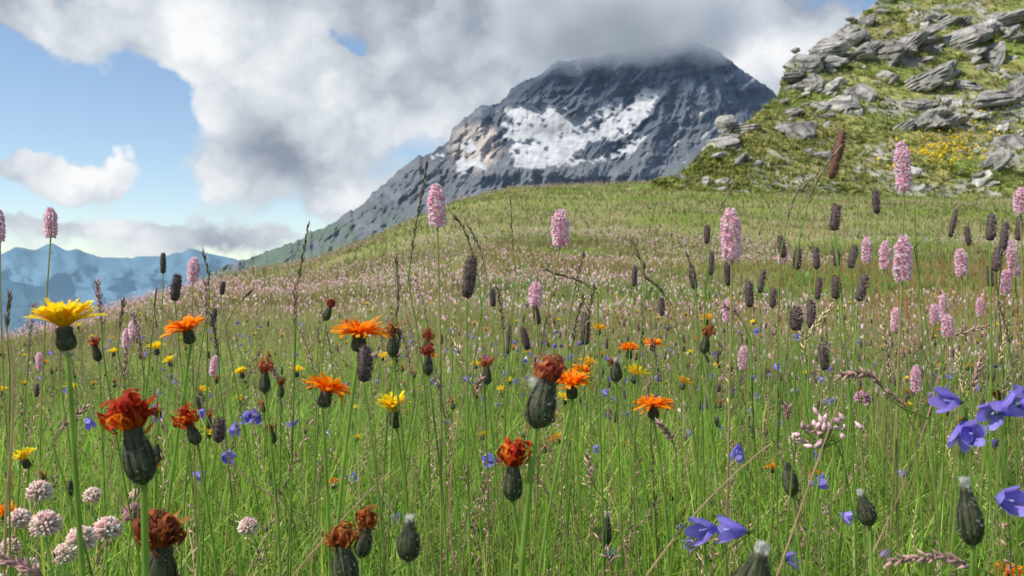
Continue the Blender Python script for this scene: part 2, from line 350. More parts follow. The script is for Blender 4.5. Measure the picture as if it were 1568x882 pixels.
def wedge(n,y0,y1,um=.68,p=2.,pad=.3):
    y=(y0**p+(y1**p-y0**p)*R_.random(n))**(1/p); x=R_.uniform(-1,1,n)*(um*y+pad); return x,y
x,y=wedge(26000,.36,2.2,p=1.6); keep=(np.hypot(x,y)>.4)
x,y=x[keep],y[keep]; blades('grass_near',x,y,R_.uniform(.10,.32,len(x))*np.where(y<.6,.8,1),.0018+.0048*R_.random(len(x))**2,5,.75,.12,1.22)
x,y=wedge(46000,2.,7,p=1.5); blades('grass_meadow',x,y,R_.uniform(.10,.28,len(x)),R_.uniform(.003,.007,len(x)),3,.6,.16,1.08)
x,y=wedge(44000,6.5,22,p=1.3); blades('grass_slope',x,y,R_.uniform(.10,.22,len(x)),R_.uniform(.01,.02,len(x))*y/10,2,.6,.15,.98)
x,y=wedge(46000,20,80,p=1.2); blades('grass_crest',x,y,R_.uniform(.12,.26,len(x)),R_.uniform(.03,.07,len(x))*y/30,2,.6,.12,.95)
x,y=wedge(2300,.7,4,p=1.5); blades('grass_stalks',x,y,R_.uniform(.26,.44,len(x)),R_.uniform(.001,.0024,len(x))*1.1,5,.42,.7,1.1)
# ---------------------------------------------------------------- flower parts
STEM=np.array([.26,.38,.08]); DK=np.array([.052,.055,.032])
def bez(p0,p1,bend,n=12):
    p0=np.asarray(p0,float);p1=np.asarray(p1,float); m=(p0+p1)/2+bend
    return [(1-t)**2*p0+2*t*(1-t)*m+t*t*p1 for t in np.linspace(0,1,n)]
def stem(mb,top,r0,r1,dx=0,col=STEM,n=6,seg=14):
    gx=top[0]+dx+R_.normal(0,.025); gy=top[1]+R_.normal(0,.015); g=np.array([gx,gy,float(ground(gx,gy))])
    b=np.array([R_.normal(0,.018)-dx*.25,R_.normal(0,.008),0])
    P=bez(g,top,b,seg); cc=[np.asarray(col)*(.8+.3*k/seg) for k in range(seg)]
    mb.tube(P,np.linspace(r0,r1,seg),n,LEAF,cc); return nrm(P[-1]-P[-2])
def involucre(mb,top,ax,r,h,col=DK,hair=60,narrow=.8):
    a,b,ax=fr(ax); base=top-ax*h
    prof=[(r*.22,0),(r*.62,h*.07),(r*.93,h*.22),(r,h*.38),(r*.9,h*.6),(r*(narrow*.6+.3),h*.78),(r*narrow,h*.92),(r*narrow*.85,h),(0,h*.98)]
    zz=[q[1] for q in prof[:8]]; rz=[q[0] for q in prof[:8]]
    mb.rev(base,ax,prof,16,SOLID,[col*(.9+.8*(i/7)) for i in range(9)])
    for ring,(z0,z1,nn,sc) in enumerate([(0.02,.38,9,1.08),(0.05,.72,10,1.05),(.12,1.06,12,1.02)]):
        for k in range(nn):
            w=2*math.pi*(k+.5*ring)/nn+R_.normal(0,.1); rd=a*math.cos(w)+b*math.sin(w); sd=np.cross(ax,rd); z1k=z1*R_.uniform(.88,1.05)
            P=[];ww=[];cs=[]; cb=R_.uniform(.6,1.7); of=R_.uniform(.02,.14); edge=np.array([.06,.075,.025])
            for t in np.linspace(0,1,6):
                z=z0+(z1k-z0)*t; rr_=np.interp(z*h,zz,rz)*sc
                P.append(base+ax*z*h+rd*(rr_+of*r*t)); ww.append(r*.30*(1-t**1.5)*(.6+.4*min(1,t*4))+r*.03); cs.append(col*cb*(1.5-1.1*t)+edge*(1-t)*.7)
            mb.strip(P,ww,sd,SOLID,cs)
    for _ in range(hair):
        w=R_.random()*6.28; z=R_.uniform(.03,.95); rd=a*math.cos(w)+b*math.sin(w); rr_=np.interp(z*h,zz,rz)
        lt=R_.random()<.65
        mb.tri(base+ax*z*h+rd*rr_,nrm(rd+ax*R_.normal(.3,.7)+a*R_.normal(0,.5)+b*R_.normal(0,.5))*r*R_.uniform(.2,.5),r*.035,SOLID,np.array([.5,.5,.42]) if lt else DK*.6)
def ligules(mb,top,ax,R,c1,c2,lo,hi,n=66):
    a,b,ax=fr(ax)
    for i in range(n):
        t=i/n; w=i*2.39996+R_.normal(0,.12); th_=math.radians(lo+(hi-lo)*t+R_.normal(0,7)); L=R*(1.03-.34*t)*R_.uniform(.82,1.08)
        rd=a*math.cos(w)+b*math.sin(w); sd=np.cross(ax,rd); sd=nrm(sd+ax*R_.normal(0,.35)); P=[];cs=[];ww=[]
        drp=R_.uniform(-.08,.14); m=R_.uniform(.82,1.08); lat=R_.normal(0,.06)*R
        for k in range(6):
            s_=k/5; an=th_+ .3*(1-s_)-drp*s_*s_*2
            P.append(top+rd*(R*.05+L*s_*math.cos(an))+ax*(L*s_*math.sin(an))+sd*lat*s_*s_)
            cs.append((c2*(1-s_)+c1*s_)*m); ww.append(R*(.06+.09*min(1,s_*1.6)))
        mb.strip(P,ww,sd,PETAL,cs,True)
    for i in range(24):
        w=R_.random()*6.28; d=nrm(ax+ (a*math.cos(w)+b*math.sin(w))*R_.uniform(0,.6)); 
        mb.tube([top,top+d*R*.3,top+d*R*.42+a*R_.normal(0,.03)*R],[R*.018,R*.014,R*.008],3,PETAL,c2*.9)
YEL=(np.array([.95,.74,.02]),np.array([.90,.55,.01])); ORA=(np.array([.95,.36,.01]),np.array([.88,.20,.006])); YO=(np.array([.95,.56,.01]),np.array([.9,.34,.006]))
def headaxis(tx=None): return nrm([R_.normal(0,.15) if tx is None else tx,R_.normal(-.02,.08),1])
def hawkbit(name,px,py,wpx,real,pal,lo,hi,dx=0,tilt=None,np_=66,ir=.26,ih=.62):
    R=real/2; d=real*F/wpx; top=W(px,py,d); ax=headaxis(tilt); mb=MB()
    ligules(mb,top,ax,R,pal[0],pal[1],lo,hi,np_); involucre(mb,top+ax*R*.04,ax,R*ir,R*ih,narrow=.9)
    stem(mb,top-ax*R*ih*.97,R*.085,R*.07,dx); return mb.obj(name)
def wilted(name,px,py,wpx,hpx,real,cols,irpx,ihpx,dx=0,tilt=0,puff=False,n=70):
    d=real*F/wpx; s=d/F; ax=headaxis(tilt); top=W(px,py,d); mb=MB(); a,b,_=fr(ax); Rw=wpx*s/2; H=hpx*s; r0=irpx*s*.30
    for i in range(n):
        w=R_.random()*6.28; rd=a*math.cos(w)+b*math.sin(w); k=nrm(np.cross(rd,ax)+ax*R_.normal(0,.35)+rd*R_.normal(0,.3))
        dr=nrm(ax*R_.uniform(.7,1.5)+rd*R_.uniform(.2,1.1)); p=top+rd*r0*R_.random()**.5; P=[];cs=[]; curl=R_.uniform(3.0,8.5) if R_.random()<.75 else -R_.uniform(1.5,5.); L=R_.uniform(.6,1.2)*(H+Rw)*.8
        c=np.array(cols[R_.integers(len(cols))]); q=nrm(np.cross(dr,k)); sides=[]; tw=R_.normal(0,.5)
        for j in range(11):
            P.append(p.copy()); cs.append(c*R_.uniform(.7,1.15)); sides.append(nrm(k+q*.7*math.sin(j*tw+i)))
            dr=rot(dr,k,curl/11*(.2+(j/11)*1.8)); p=p+dr*L/11
            rel_=p-top; hh=np.dot(rel_,ax); lat=rel_-ax*hh; ll=np.linalg.norm(lat)
            lim=Rw*math.sqrt(max(.15,1-((hh-H*.45)/(H*.62))**2))
            if ll>lim: p=p-lat*(1-lim/ll)*.85
            if hh>H: p=p-ax*(hh-H)*.9
        mb.strip(P,[Rw*.25*(.6+.4*min(1,j/4))*(1-.3*j/10) for j in range(11)],np.array(sides),PETAL,cs)
    if puff:
        for i in range(260):
            dd=nrm(np.array([-.8,-.3,.1])+R_.normal(size=3)*.55); mb.tri(top-ax*Rw*.1-a*0+np.array([-Rw*.35,0,0]),dd*Rw*R_.uniform(.5,.95),Rw*.04,SOLID,np.array([.85,.83,.78]))
    involucre(mb,top+ax*H*.05,ax,irpx*s/2*.84,ihpx*s,hair=220,narrow=.6)
    stem(mb,top-ax*ihpx*s*.93,irpx*s*.12,irpx*s*.10,dx); return mb.obj(name)
def bud(name,px,py,wpx,hpx,real,dx=0,tilt=0,tip=True):
    d=real*F/wpx; s=d/F; ax=headaxis(tilt); top=W(px,py,d); mb=MB(); a,b,_=fr(ax)
    involucre(mb,top,ax,wpx*s/2*.82,hpx*s,hair=170,narrow=.42)
    if tip:
        for i in range(130):
            w=R_.random()*6.28; rd=a*math.cos(w)+b*math.sin(w); p=top-ax*hpx*s*.06+rd*wpx*s*.14*R_.random()
            mb.tube([p,p+ax*hpx*s*.24*R_.uniform(.7,1)+rd*wpx*s*R_.normal(.0,.05)],[wpx*s*.02,wpx*s*.006],3,SOLID,np.array([.80,.78,.70])*R_.uniform(.8,1.1))
    stem(mb,top-ax*hpx*s*.97,wpx*s*.10,wpx*s*.09,dx); return mb.obj(name)
PINK=[np.array([.94,.70,.78]),np.array([.97,.84,.88]),np.array([.92,.58,.70])]
def bist(mb,top,ax,r,h,rings=16,per=11,cols=PINK,det=True):
    a,b,ax=fr(ax); base=top-ax*h; mb.tube([base,base+ax*h*.95],[r*.3,r*.15],5,PETAL,np.array([.8,.5,.58]))
    for i in range(rings):
        t=(i+.5)/rings; rr_=r*min(1,.7+2.2*t)*(1-max(0,t-.72)/.28*.62); fs=r*.42
        for k in range(per):
            w=2*math.pi*(k+.5*(i%2))/per+R_.normal(0,.2); rd=a*math.cos(w)+b*math.sin(w)
            o=base+ax*(h*t+R_.normal(0,.02)*h)+rd*rr_*.5; dd=nrm(rd+ax*R_.normal(.25,.3)); c=cols[R_.integers(len(cols))]*R_.uniform(.92,1.06)
            e=o+dd*rr_*.45*R_.uniform(.75,1.18); A,B,_=fr(dd); m=5 if det else 3
            v=[o];
            for j in range(m*2):
                q=2*math.pi*j/(m*2); rad=fs*(.55 if j%2 else .26); v.append(e+(A*math.cos(q)+B*math.sin(q))*rad)
            mb.add(v,[(0,j+1,(j+1)%(2*m)+1) for j in range(2*m)],PETAL,[c*.95]+[c]*(2*m))
            if det and R_.random()<.8: mb.tri(o,nrm(dd+R_.normal(size=3)*.2)*rr_*.8,r*.05,PETAL,np.array([.97,.88,.92]))
def bistort(name,px,py,wpx,hpx,real=.016,dx=0,tilt=0):
    d=real*F/wpx; s=d/F; ax=nrm([tilt+R_.normal(0,.06),R_.normal(0,.05),1]); top=W(px,py-hpx/2,d); mb=MB()
    bist(mb,top,ax,wpx*s/2,hpx*s,max(8,int(hpx/wpx*7)),12); stem(mb,top-ax*hpx*s*.97,.0012,.0009,dx,col=np.array([.36,.34,.13])); 
    return mb.obj(name)
def brush(mb,top,ax,r,h,n,cols,sp=.5,wd=.12):
    a,b,ax=fr(ax); base=top-ax*h
    prof=[(0,0),(r*.55,h*.04),(r*.75,h*.2),(r*.78,h*.6),(r*.6,h*.88),(r*.3,h*.98),(0,h)]
    mb.rev(base,ax,prof,8,SOLID,cols[0]*.8)
    for i in range(n):
        z=R_.random(); w=R_.random()*6.28; rd=a*math.cos(w)+b*math.sin(w); rr_=np.interp(z*h,[q[1] for q in prof],[q[0] for q in prof])
        mb.tri(base+ax*z*h+rd*rr_*.85,nrm(rd+ax*R_.uniform(.2,.9))*r*sp*R_.uniform(.5,1.1),r*wd*1.6,SOLID,cols[R_.integers(len(cols))]*R_.uniform(.6,1.3))
BRN=[np.array([.13,.09,.085]),np.array([.24,.165,.15]),np.array([.40,.30,.27])]
def phleum(name,px,py,wpx,hpx,real=.011,dx=0,cols=BRN,tilt=0):
    d=real*F/wpx; s=d/F; ax=nrm([tilt+R_.normal(0,.12),R_.normal(0,.05),1]); top=W(px,py-hpx/2,d); mb=MB()
    brush(mb,top,ax,wpx*s/2*R_.uniform(.85,1.1),hpx*s*R_.uniform(.85,1.15),420,cols); stem(mb,top-ax*hpx*s*.97,.0011,.0007,dx); return mb.obj(name)
BLU=[np.array([.24,.17,.66]),np.array([.38,.31,.84])]
def bell(mb,o,ax,r,h,c1,c2,n=30,flare=1.2):
    a,b,ax=fr(ax); v=[];cc=[];rows=9
    for i in range(rows):
        t=i/(rows-1)
        for k in range(n):
            w=2*math.pi*k/n; lobe=abs(math.cos(2.5*w)); z=h*t
            if t>.5: z=h*(.5+(t-.5)*(.35+.9*lobe**.8))
            rr_=r*(math.sin(min(1,t*1.6)*1.57)**.7*.72+ .28*t*t*flare+ (.25*(t-.6)/.4*lobe if t>.6 else 0))
            v.append(o+ax*z+rr_*(a*math.cos(w)+b*math.sin(w))*(1 if k%6 else .96)); cc.append((c1*(1-t)+c2*t)*(1-.3*(1-lobe)))
    f=[(i*n+k,i*n+(k+1)%n,(i+1)*n+(k+1)%n,(i+1)*n+k) for i in range(rows-1) for k in range(n)]
    mb.add(v,f,PETAL,cc); mb.rev(o-ax*h*.1,ax,[(0,0),(r*.22,h*.04),(r*.26,h*.12),(r*.2,h*.2)],8,SOLID,np.array([.08,.14,.04]))
    for k in range(5):
        w=2*math.pi*(k+.5)/5; rd=a*math.cos(w)+b*math.sin(w); mb.tri(o+rd*r*.2,nrm(rd*.8+ax*.5)*h*.4,r*.09,LEAF,np.array([.09,.17,.05]))
    mb.tube([o+ax*h*.1,o+ax*h*.85],[r*.05,r*.07],5,PETAL,np.array([.7,.7,.8]))
def bluebell(name,px,py,wpx,real=.022,ax=None,dx=0,n=1):
    d=real*F/wpx; mb=MB(); o=W(px,py,d); sz=real*.82
    for i in range(n):
        A=nrm(ax if (ax is not None and i==0) else [R_.normal(0,.7),-.4+R_.normal(0,.3),R_.uniform(-.6,.35)])
        oo=o-A*sz*.45+(np.array([R_.normal(0,.6),R_.normal(0,.5),R_.normal(0,.6)])*sz*(i>0))
        bell(mb,oo,A,sz*.40,sz*.98,BLU[0],BLU[1])
        hk=oo-A*sz*.35+np.array([0,0,sz*.15]); mb.tube(bez(hk,oo-A*.002,np.array([0,0,.004]),6),[.0005]*6,4,LEAF,STEM)
        if i==0: stem(mb,hk,.0008,.0005,dx)
        else: mb.tube(bez(o+np.array([0,0,-sz*1.3]),hk,np.zeros(3),6),[.0005]*6,4,LEAF,STEM)
    return mb.obj(name)
def clover_(mb,o,r,cols,n=110):
    mb.rev(o-np.array([0,0,r*.7]),[0,0,1],[(0,0),(r*.5,r*.2),(r*.62,r*.7),(r*.4,r*1.15),(0,r*1.3)],8,SOLID,cols[0]*.6)
    for i in range(n):
        z=1-1.75*(i+.5)/n; q=math.sqrt(max(0,1-z*z)); w=i*2.39996; dd=np.array([q*math.cos(w),q*math.sin(w),z]); dd=nrm(dd+R_.normal(size=3)*.16+np.array([0,0,.35]))
        c=cols[R_.integers(len(cols))]*R_.uniform(.85,1.1); P=[o+dd*r*t*R_.uniform(.88,1.08) for t in (.3,.7,1.0,1.12)]
        mb.tube(P,[r*.06,r*.13,r*.11,r*.02],4,PETAL,[c*.7,c*.9,c,c*1.05])
def clover(name,px,py,wpx,cols,real=.022):
    d=real*F/wpx; o=W(px,py,d); mb=MB(); clover_(mb,o,real/2,cols,150); stem(mb,o-np.array([0,0,real*.4]),.001,.0009)
    return mb.obj(name)
WCL=[np.array([.90,.76,.70]),np.array([.93,.88,.80]),np.array([.88,.64,.63])]; PCL=[np.array([.66,.30,.52]),np.array([.76,.45,.6])]
def spikelet(mb,o,d,L,r,col,n=5):
    mb.tube([o,o+d*L*.3,o+d*L*.65,o+d*L],[r*.3,r,r*.7,r*.05],n,SOLID,[col*.8,col,col*1.25,col*1.5])
def sedge(mb,P,h,n,col,L=.009,r=.0011,spread=.25,ns=5):
    m=len(P)
    for i in range(n):
        t=1-h*(i/n); k=min(m-2,int(t*(m-1))); f_=t*(m-1)-k; p=P[k]*(1-f_)+P[k+1]*f_; d=nrm(P[k+1]-P[k])
        w=i*2.4; a,b,_=fr(d); dd=nrm(d+(a*math.cos(w)+b*math.sin(w))*spread*R_.uniform(.6,1.4)); spikelet(mb,p,dd,L*R_.uniform(.8,1.2),r*R_.uniform(.8,1.2),col*R_.uniform(.7,1.4),ns)
SED=np.array([.12,.09,.06]); PUR=np.array([.38,.22,.20]); STRAW=np.array([.52,.42,.22])
def grasshead(name,pts,d,frac,n,col=SED,L=.009,r=.0011,spread=.25,dx=0):
    T=[W(a,b,d) for a,b in pts]; P=[]
    for i in range(len(T)-1):
        for k in range(5): P.append(T[i]*(1-k/5)+T[i+1]*(k/5))
    P.append(T[-1]); mb=MB(); P=[np.array(p) for p in P]
    for _ in range(3): P=[P[0]]+[(P[i-1]+P[i]*2+P[i+1])/4 for i in range(1,len(P)-1)]+[P[-1]]
    mb.tube(P,np.linspace(.0007,.0004,len(P)),5,LEAF,STEM*.8); stem(mb,P[0],.001,.0007,dx,col=STEM*.85)
    sedge(mb,P,frac,n,col,L,r,spread); return mb.obj(name)
# ---------------------------------------------------------------- hero plants
hawkbit('yellow_hawkbit',98,503,114,.042,YEL,30,66,.02,-.16,120,.25,.66)
hawkbit('yellow_hawkbit',604,632,66,.036,YEL,44,80,.01,-.12,90,.28,.8)
for a,b,w,o in [(240,535,32,0),(260,555,25,0),(174,540,20,0),(455,570,28,0),(370,572,28,0),(308,600,26,0),(5,600,22,0),(38,705,46,0),(973,575,44,0),(900,560,34,1),(1047,588,32,1),(1387,622,22,0),(1082,490,28,1),(917,506,28,1),(865,612,28,0),(848,640,26,0),(1435,560,16,0),(895,665,20,0),(120,500,14,0),(720,668,16,0),(1280,735,16,0),(775,600,16,1),(855,672,26,1),(600,560,18,0),(190,600,16,0),(1100,560,16,0),(680,600,16,0)]:
    hawkbit('yellow_hawkbit',a,b,w,.034,YO if o else YEL,25,80,R_.normal(0,.03),R_.normal(0,.25),44)
for a,b,w,lo,hi,t in [(287,508,68,14,55,-.25),(550,514,88,8,46,.02),(500,602,78,14,60,.25),(876,592,68,12,60,.0),(1001,624,64,6,40,.0),(1000,528,34,5,50,.1),(963,538,38,20,70,0),(8,788,44,10,60,-.2),(850,676,26,10,60,0),(890,573,40,20,70,.2),(660,548,22,10,60,0),(1545,880,50,10,60,0)]:
    hawkbit('orange_hawkbit',a,b,w,.037,ORA,lo,hi,R_.normal(0,.02),t,100)
RED=[[.64,.07,.012],[.50,.04,.012],[.78,.20,.01],[.38,.025,.01]]; BR2=[[.42,.12,.04],[.30,.07,.025],[.58,.22,.05],[.18,.06,.03]]; RB=[[.46,.10,.055],[.60,.22,.08],[.34,.06,.045]]
wilted('wilted_hawkbit',203,655,84,72,.03,RED,54,92,.01,-.2,n=110)
wilted('wilted_hawkbit',247,835,76,72,.03,BR2,56,92,.01,.0,n=110)
wilted('wilted_hawkbit',290,650,38,40,.018,RED,22,36,.02,-.35)
wilted('wilted_hawkbit',786,712,50,54,.02,RED,34,60,-.02,.02)
wilted('wilted_hawkbit',838,582,52,60,.021,RB,54,78,.0,.25,True)
wilted('wilted_hawkbit',525,836,56,50,.022,BR2,46,66,.0,-.1); wilted('wilted_hawkbit',562,806,42,40,.018,BR2,30,50,-.01,.2)
for a,b,w in [(655,545,24),(745,562,22),(600,515,26),(405,570,26),(415,660,16),(1082,515,22),(505,470,18),(145,530,20),(940,560,18),(1530,610,18),(430,590,16),(655,520,20),(320,640,14)]:
    wilted('wilted_hawkbit',a,b,w,w*1.3,.014,RB if a%2 else BR2,w*.75,w*1.3,R_.normal(0,.02),R_.normal(0,.2),n=34)
for a,b,w,h,t in [(626,798,42,62,0),(930,790,22,46,.1),(1165,845,70,95,.25),(1478,745,46,92,-.15),(1318,757,32,50,-.3),(1205,708,28,52,-.15),(943,553,22,32,0),(107,735,16,26,0),(240,680,18,30,0),(1345,803,14,26,0)]:
    bud('hawkbit_bud',a,b,w,h,.015 if w<60 else .018,R_.normal(0,.01),t,w>20 and a not in(1205,))
for a,b,w,h in [(667,315,29,66),(858,350,28,56),(1118,360,31,80),(1380,255,25,76),(1383,396,28,68),(820,450,22,36),(77,341,20,46),(297,413,19,38),(-2,345,16,50),(1355,391,18,42),(1327,383,16,40),(1200,390,15,30),(1564,308,22,40),(1548,397,18,56),(1470,402,20,42),(1540,432,18,36),(205,503,18,26),(195,518,16,30),(1445,470,16,40),(1372,490,16,36),(1115,475,16,36),(1138,548,16,36),(60,553,12,26),(1402,580,16,40),(1430,480,14,30),(1450,500,18,36),(330,560,14,30),(1500,470,12,28)]:
    bistort('pink_bistort',a,b,w,h,.016,R_.normal(0,.015))
for a,b,w,h in [(723,427,27,72),(272,440,17,40),(250,403,12,32),(1281,335,18,46),(560,560,28,62),(897,500,18,46),(1147,453,16,46),(342,440,11,18),(1083,360,12,32),(1090,405,12,40),(753,458,12,34),(972,425,12,36),(337,658,20,36),(1220,490,20,40),(1280,440,18,36),(1255,440,13,34),(1310,395,16,40),(1325,445,20,50),(1113,420,14,36),(800,520,14,40),(818,480,13,34),(1520,350,16,44),(1540,360,14,40),(1562,350,14,40),(1465,340,12,42),(1480,362,12,34),(1340,310,13,42),(1195,380,14,40),(1222,398,14,36),(1250,395,14,34),(1280,395,14,30),(1170,430,14,36),(1242,480,16,44),(1260,545,16,36),(1530,395,14,38),(1185,455,12,30),(1012,470,13,30),(1058,425,12,38),(1515,425,14,36),(330,485,10,26),(780,520,12,44)]:
    phleum('alpine_timothy_grass',a,b,w,h,.011,R_.normal(0,.02))
phleum('bistort_seed_spike',1291,238,18,78,.013,.03,[np.array([.22,.10,.07]),np.array([.34,.2,.13]),np.array([.14,.07,.05])])
for a,b,w,ax,n in [(1130,690,32,(-.2,-.3,-.8),1),(1083,810,52,(-.8,-.5,.0),2),(1475,660,50,(-.3,-.4,-.8),3),(1545,625,54,(.3,-.5,.3),3),(1540,765,58,(.1,-.9,.1),1),(755,705,28,None,1),(345,700,27,(.5,-.6,.1),1),(380,637,24,None,3),(300,727,22,None,1),(545,733,20,None,1),(450,648,20,None,1),(1250,740,30,None,1),(935,845,26,None,1),(612,790,22,None,1),(500,663,16,None,1),(135,645,22,None,1),(715,580,20,None,1),(1162,507,14,None,1),(1222,515,14,None,1),(240,635,20,None,2),(308,630,20,None,1),(420,800,20,None,1),(1060,830,26,None,1),(1190,565,14,None,1),(105,600,14,None,1),(395,640,20,None,2),(1255,580,14,None,1),(1565,600,26,None,1)]:
    bluebell('bluebell_flower',a,b,w,.022,ax,R_.normal(0,.01),n)
for a,b,w in [(60,755,36),(70,805,44),(125,828,42),(165,812,40),(30,797,34),(380,808,30),(142,760,26),(1218,675,20),(100,850,34),(15,840,30),(210,760,22),(45,870,30),(300,800,20)]: clover('white_clover',a,b,w,WCL)
for a,b,w in [(205,787,30),(1320,610,22),(375,815,20)]: clover('pink_clover',a,b,w,PCL)
GH=[([(625,430),(632,370),(645,300),(653,255)],.9,.85,26),([(455,440),(462,400),(471,350)],.9,.9,16),([(790,420),(784,370),(782,305)],1.1,.7,12),([(735,440),(722,380),(708,345),(697,333)],.9,.8,14),([(745,420),(735,380),(718,348)],.9,.8,14),
([(1195,390),(1205,340),(1215,300),(1232,285)],.9,.7,16),([(1225,360),(1240,300),(1262,255),(1285,228)],.9,.8,22),([(1088,370),(1098,325),(1120,290)],1.,.5,8),([(915,450),(890,430),(862,422),(838,414)],.8,.9,14),([(990,440),(985,405),(968,370)],.8,.8,12),([(1065,440),(1062,420),(1052,390)],.9,.8,10),([(1030,470),(1010,440),(990,425)],.8,.8,12),([(1400,320),(1425,290),(1470,265)],1.2,.6,12),([(1400,380),(1425,350),(1465,310)],1.2,.3,6),([(870,500),(880,440),(893,390)],.9,.6,14),([(605,520),(610,450),(607,402)],.8,.8,20),([(15,560),(10,510),(14,455)],.7,.5,12),([(180,540),(184,500),(188,465)],.8,.6,10),([(320,460),(320,420),(312,390)],.9,.8,10),([(240,440),(235,470),(240,500)],.9,.3,4),([(345,500),(360,470),(380,450)],.9,.3,5)]
for p,d,fc,n in GH: grasshead('sedge_seed_head',p,d,fc,n,SED*(1+R_.random()),.008,.001,.25,R_.normal(0,.02))
for i in range(34):
    a=R_.uniform(0,1568); b=R_.uniform(430,560); l=R_.normal(0,14); d=R_.uniform(.75,1.25)
    grasshead('meadow_grass_panicle',[(a,b+100),(a+l*.4,b+45),(a+l*1.2,b)],d,.7,24,[SED*1.8,PUR,PUR*1.2,STRAW*.9][i%4],.0065,.001,.55,R_.normal(0,.03))
GP=[([(1420,640),(1370,620),(1335,570),(1290,575)],.6,.5,22),([(1560,900),(1500,870),(1440,850),(1370,858)],.5,.6,30),([(80,900),(50,870),(10,858)],.5,.8,22),([(1290,700),(1275,670),(1240,655)],.7,.6,12),([(1035,690),(1025,665),(1012,650)],.7,.8,18),([(930,770),(905,740),(900,700)],.8,.6,16),([(80,680),(100,650),(130,625)],.7,.7,18),([(1440,520),(1475,510),(1510,500)],.9,.8,18),([(1400,660),(1385,620),(1360,600)],.8,.6,16),([(1215,700),(1208,650),(1205,625)],.7,.4,10),([(1480,620),(1490,590),(1500,560)],.8,.6,16),([(430,620),(425,580),(415,560)],.8,.6,14),([(720,640),(730,600),(735,580)],.8,.6,14),([(1150,520),(1130,480),(1110,470)],.9,.6,14)]
for p,d,fc,n in GP: grasshead('meadow_grass_panicle',p,d,fc,n,PUR*(.75+.4*R_.random()),.007,.0011,.7,R_.normal(0,.03))
mb=MB(); o=W(1262,662,.7)
for i in range(30):
    q=o+R_.normal(size=3)*np.array([.009,.006,.007]); dd=nrm(R_.normal(size=3)+np.array([0,0,.6])); spikelet(mb,q,dd,.008,.0022,np.array([.66,.42,.44])*R_.uniform(.5,1.2)); mb.tube([o-np.array([0,0,.012]),q],[.0004,.0004],4,LEAF,STEM)
stem(mb,o-np.array([0,0,.012]),.001,.0007,-.02); mb.obj('pink_catchfly')
for pts,d in [([(990,882),(1080,770),(1180,680)],.6),([(1190,882),(1240,740),(1290,600)],.6),([(10,760),(20,600),(8,500)],.5),([(450,880),(520,800),(600,720)],.7),([(420,760),(350,700),(300,590)],.8),([(1330,860),(1400,700),(1440,560)],.8),([(700,880),(690,740),(720,560)],.8),([(960,860),(940,740),(930,620)],.9),([(120,880),(200,780),(240,700)],.8)]:
    mb=MB(); P=bez(W(*pts[0],d),W(*pts[2],d),(W(*pts[1],d)-(W(*pts[0],d)+W(*pts[2],d))/2)*2,14); mb.tube(P,np.linspace(.0008,.0005,14),5,LEAF,np.array([.50,.36,.24])); stem(mb,P[0],.0009,.0008,-.03,col=np.array([.48,.36,.22])); mb.obj('dry_grass_stalk')
# ---------------------------------------------------------------- masses
def tm(fn):
    m=MB(); fn(m); return m.arrays()
def t_bist(m,h=.26):
    m.tube([np.zeros(3),np.array([0,0,h])],[.0013,.001],3,LEAF,STEM); bist(m,np.array([0,0,h+.032]),[0,0,1],.007,.032,7,6,det=False)
def t_bist_far(m,k=1.):
    H=R_.uniform(.14,.26); m.strip([np.zeros(3),np.array([0,0,H])],[.004,.003],np.array([1,0,0]),LEAF,np.array([.34,.30,.15]))
    c=(np.array([.92,.74,.76]) if R_.random()<.55 else np.array([.90,.58,.66]))*R_.uniform(.85,1.08); m.tube([np.array([0,0,H]),np.array([0,0,H+.012]),np.array([0,0,H+.028]),np.array([0,0,H+.036])],[.002,.0085,.007,.001],4,PETAL,c)
def t_ph(m):
    H=R_.uniform(.20,.38); m.tube([np.zeros(3),np.array([0,0,H])],[.0012,.0008],3,LEAF,STEM); brush(m,np.array([0,0,H+.026]),[R_.normal(0,.12),0,1],R_.uniform(.004,.006),R_.uniform(.018,.032),80,BRN)
def t_rust(m):
    H=R_.uniform(.20,.34); m.tube([np.zeros(3),np.array([0,0,H])],[.0018,.001],3,SOLID,np.array([.36,.16,.06]))
    for i in range(20):
        z=H*R_.uniform(.35,1); w=R_.random()*6.28; m.tri(np.array([0,0,z]),nrm([math.cos(w),math.sin(w),1.2])*R_.uniform(.014,.034)*(1.2-z/H*.6),.008,SOLID,np.array([.46,.20,.08])*R_.uniform(.6,1.3))
def t_seed(m):
    H=R_.uniform(.22,.38); l=R_.uniform(.02,.12); P=[np.array([l*t*t,0,H*t]) for t in np.linspace(0,1,9)]
    m.tube(P,np.linspace(.0009,.0005,9),3,LEAF,np.array([.42,.36,.17])); sedge(m,P,.34,20,[SED*1.8,PUR*1.2,PUR*1.,STRAW*.9][R_.integers(4)],.008,.0013,.75,3)
def t_wilt(m):
    H=R_.uniform(.22,.34); t=np.array([0,0,H]); ax=nrm([R_.normal(0,.2),R_.normal(0,.2),1]); involucre(m,t,ax,.005,.012,hair=0,narrow=.6); m.tube([np.zeros(3),np.array([.004,.003,H*.5]),t-ax*.011],[.0013,.0012,.001],4,LEAF,STEM)
    for i in range(16):
        dd=nrm(ax+R_.normal(size=3)*.6); m.strip([t,t+dd*.005,t+dd*.008+R_.normal(size=3)*.003],[.002,.003,.002],nrm(np.cross(dd,R_.normal(size=3))),PETAL,np.array([.50,.18,.06])*R_.uniform(.5,1.3))
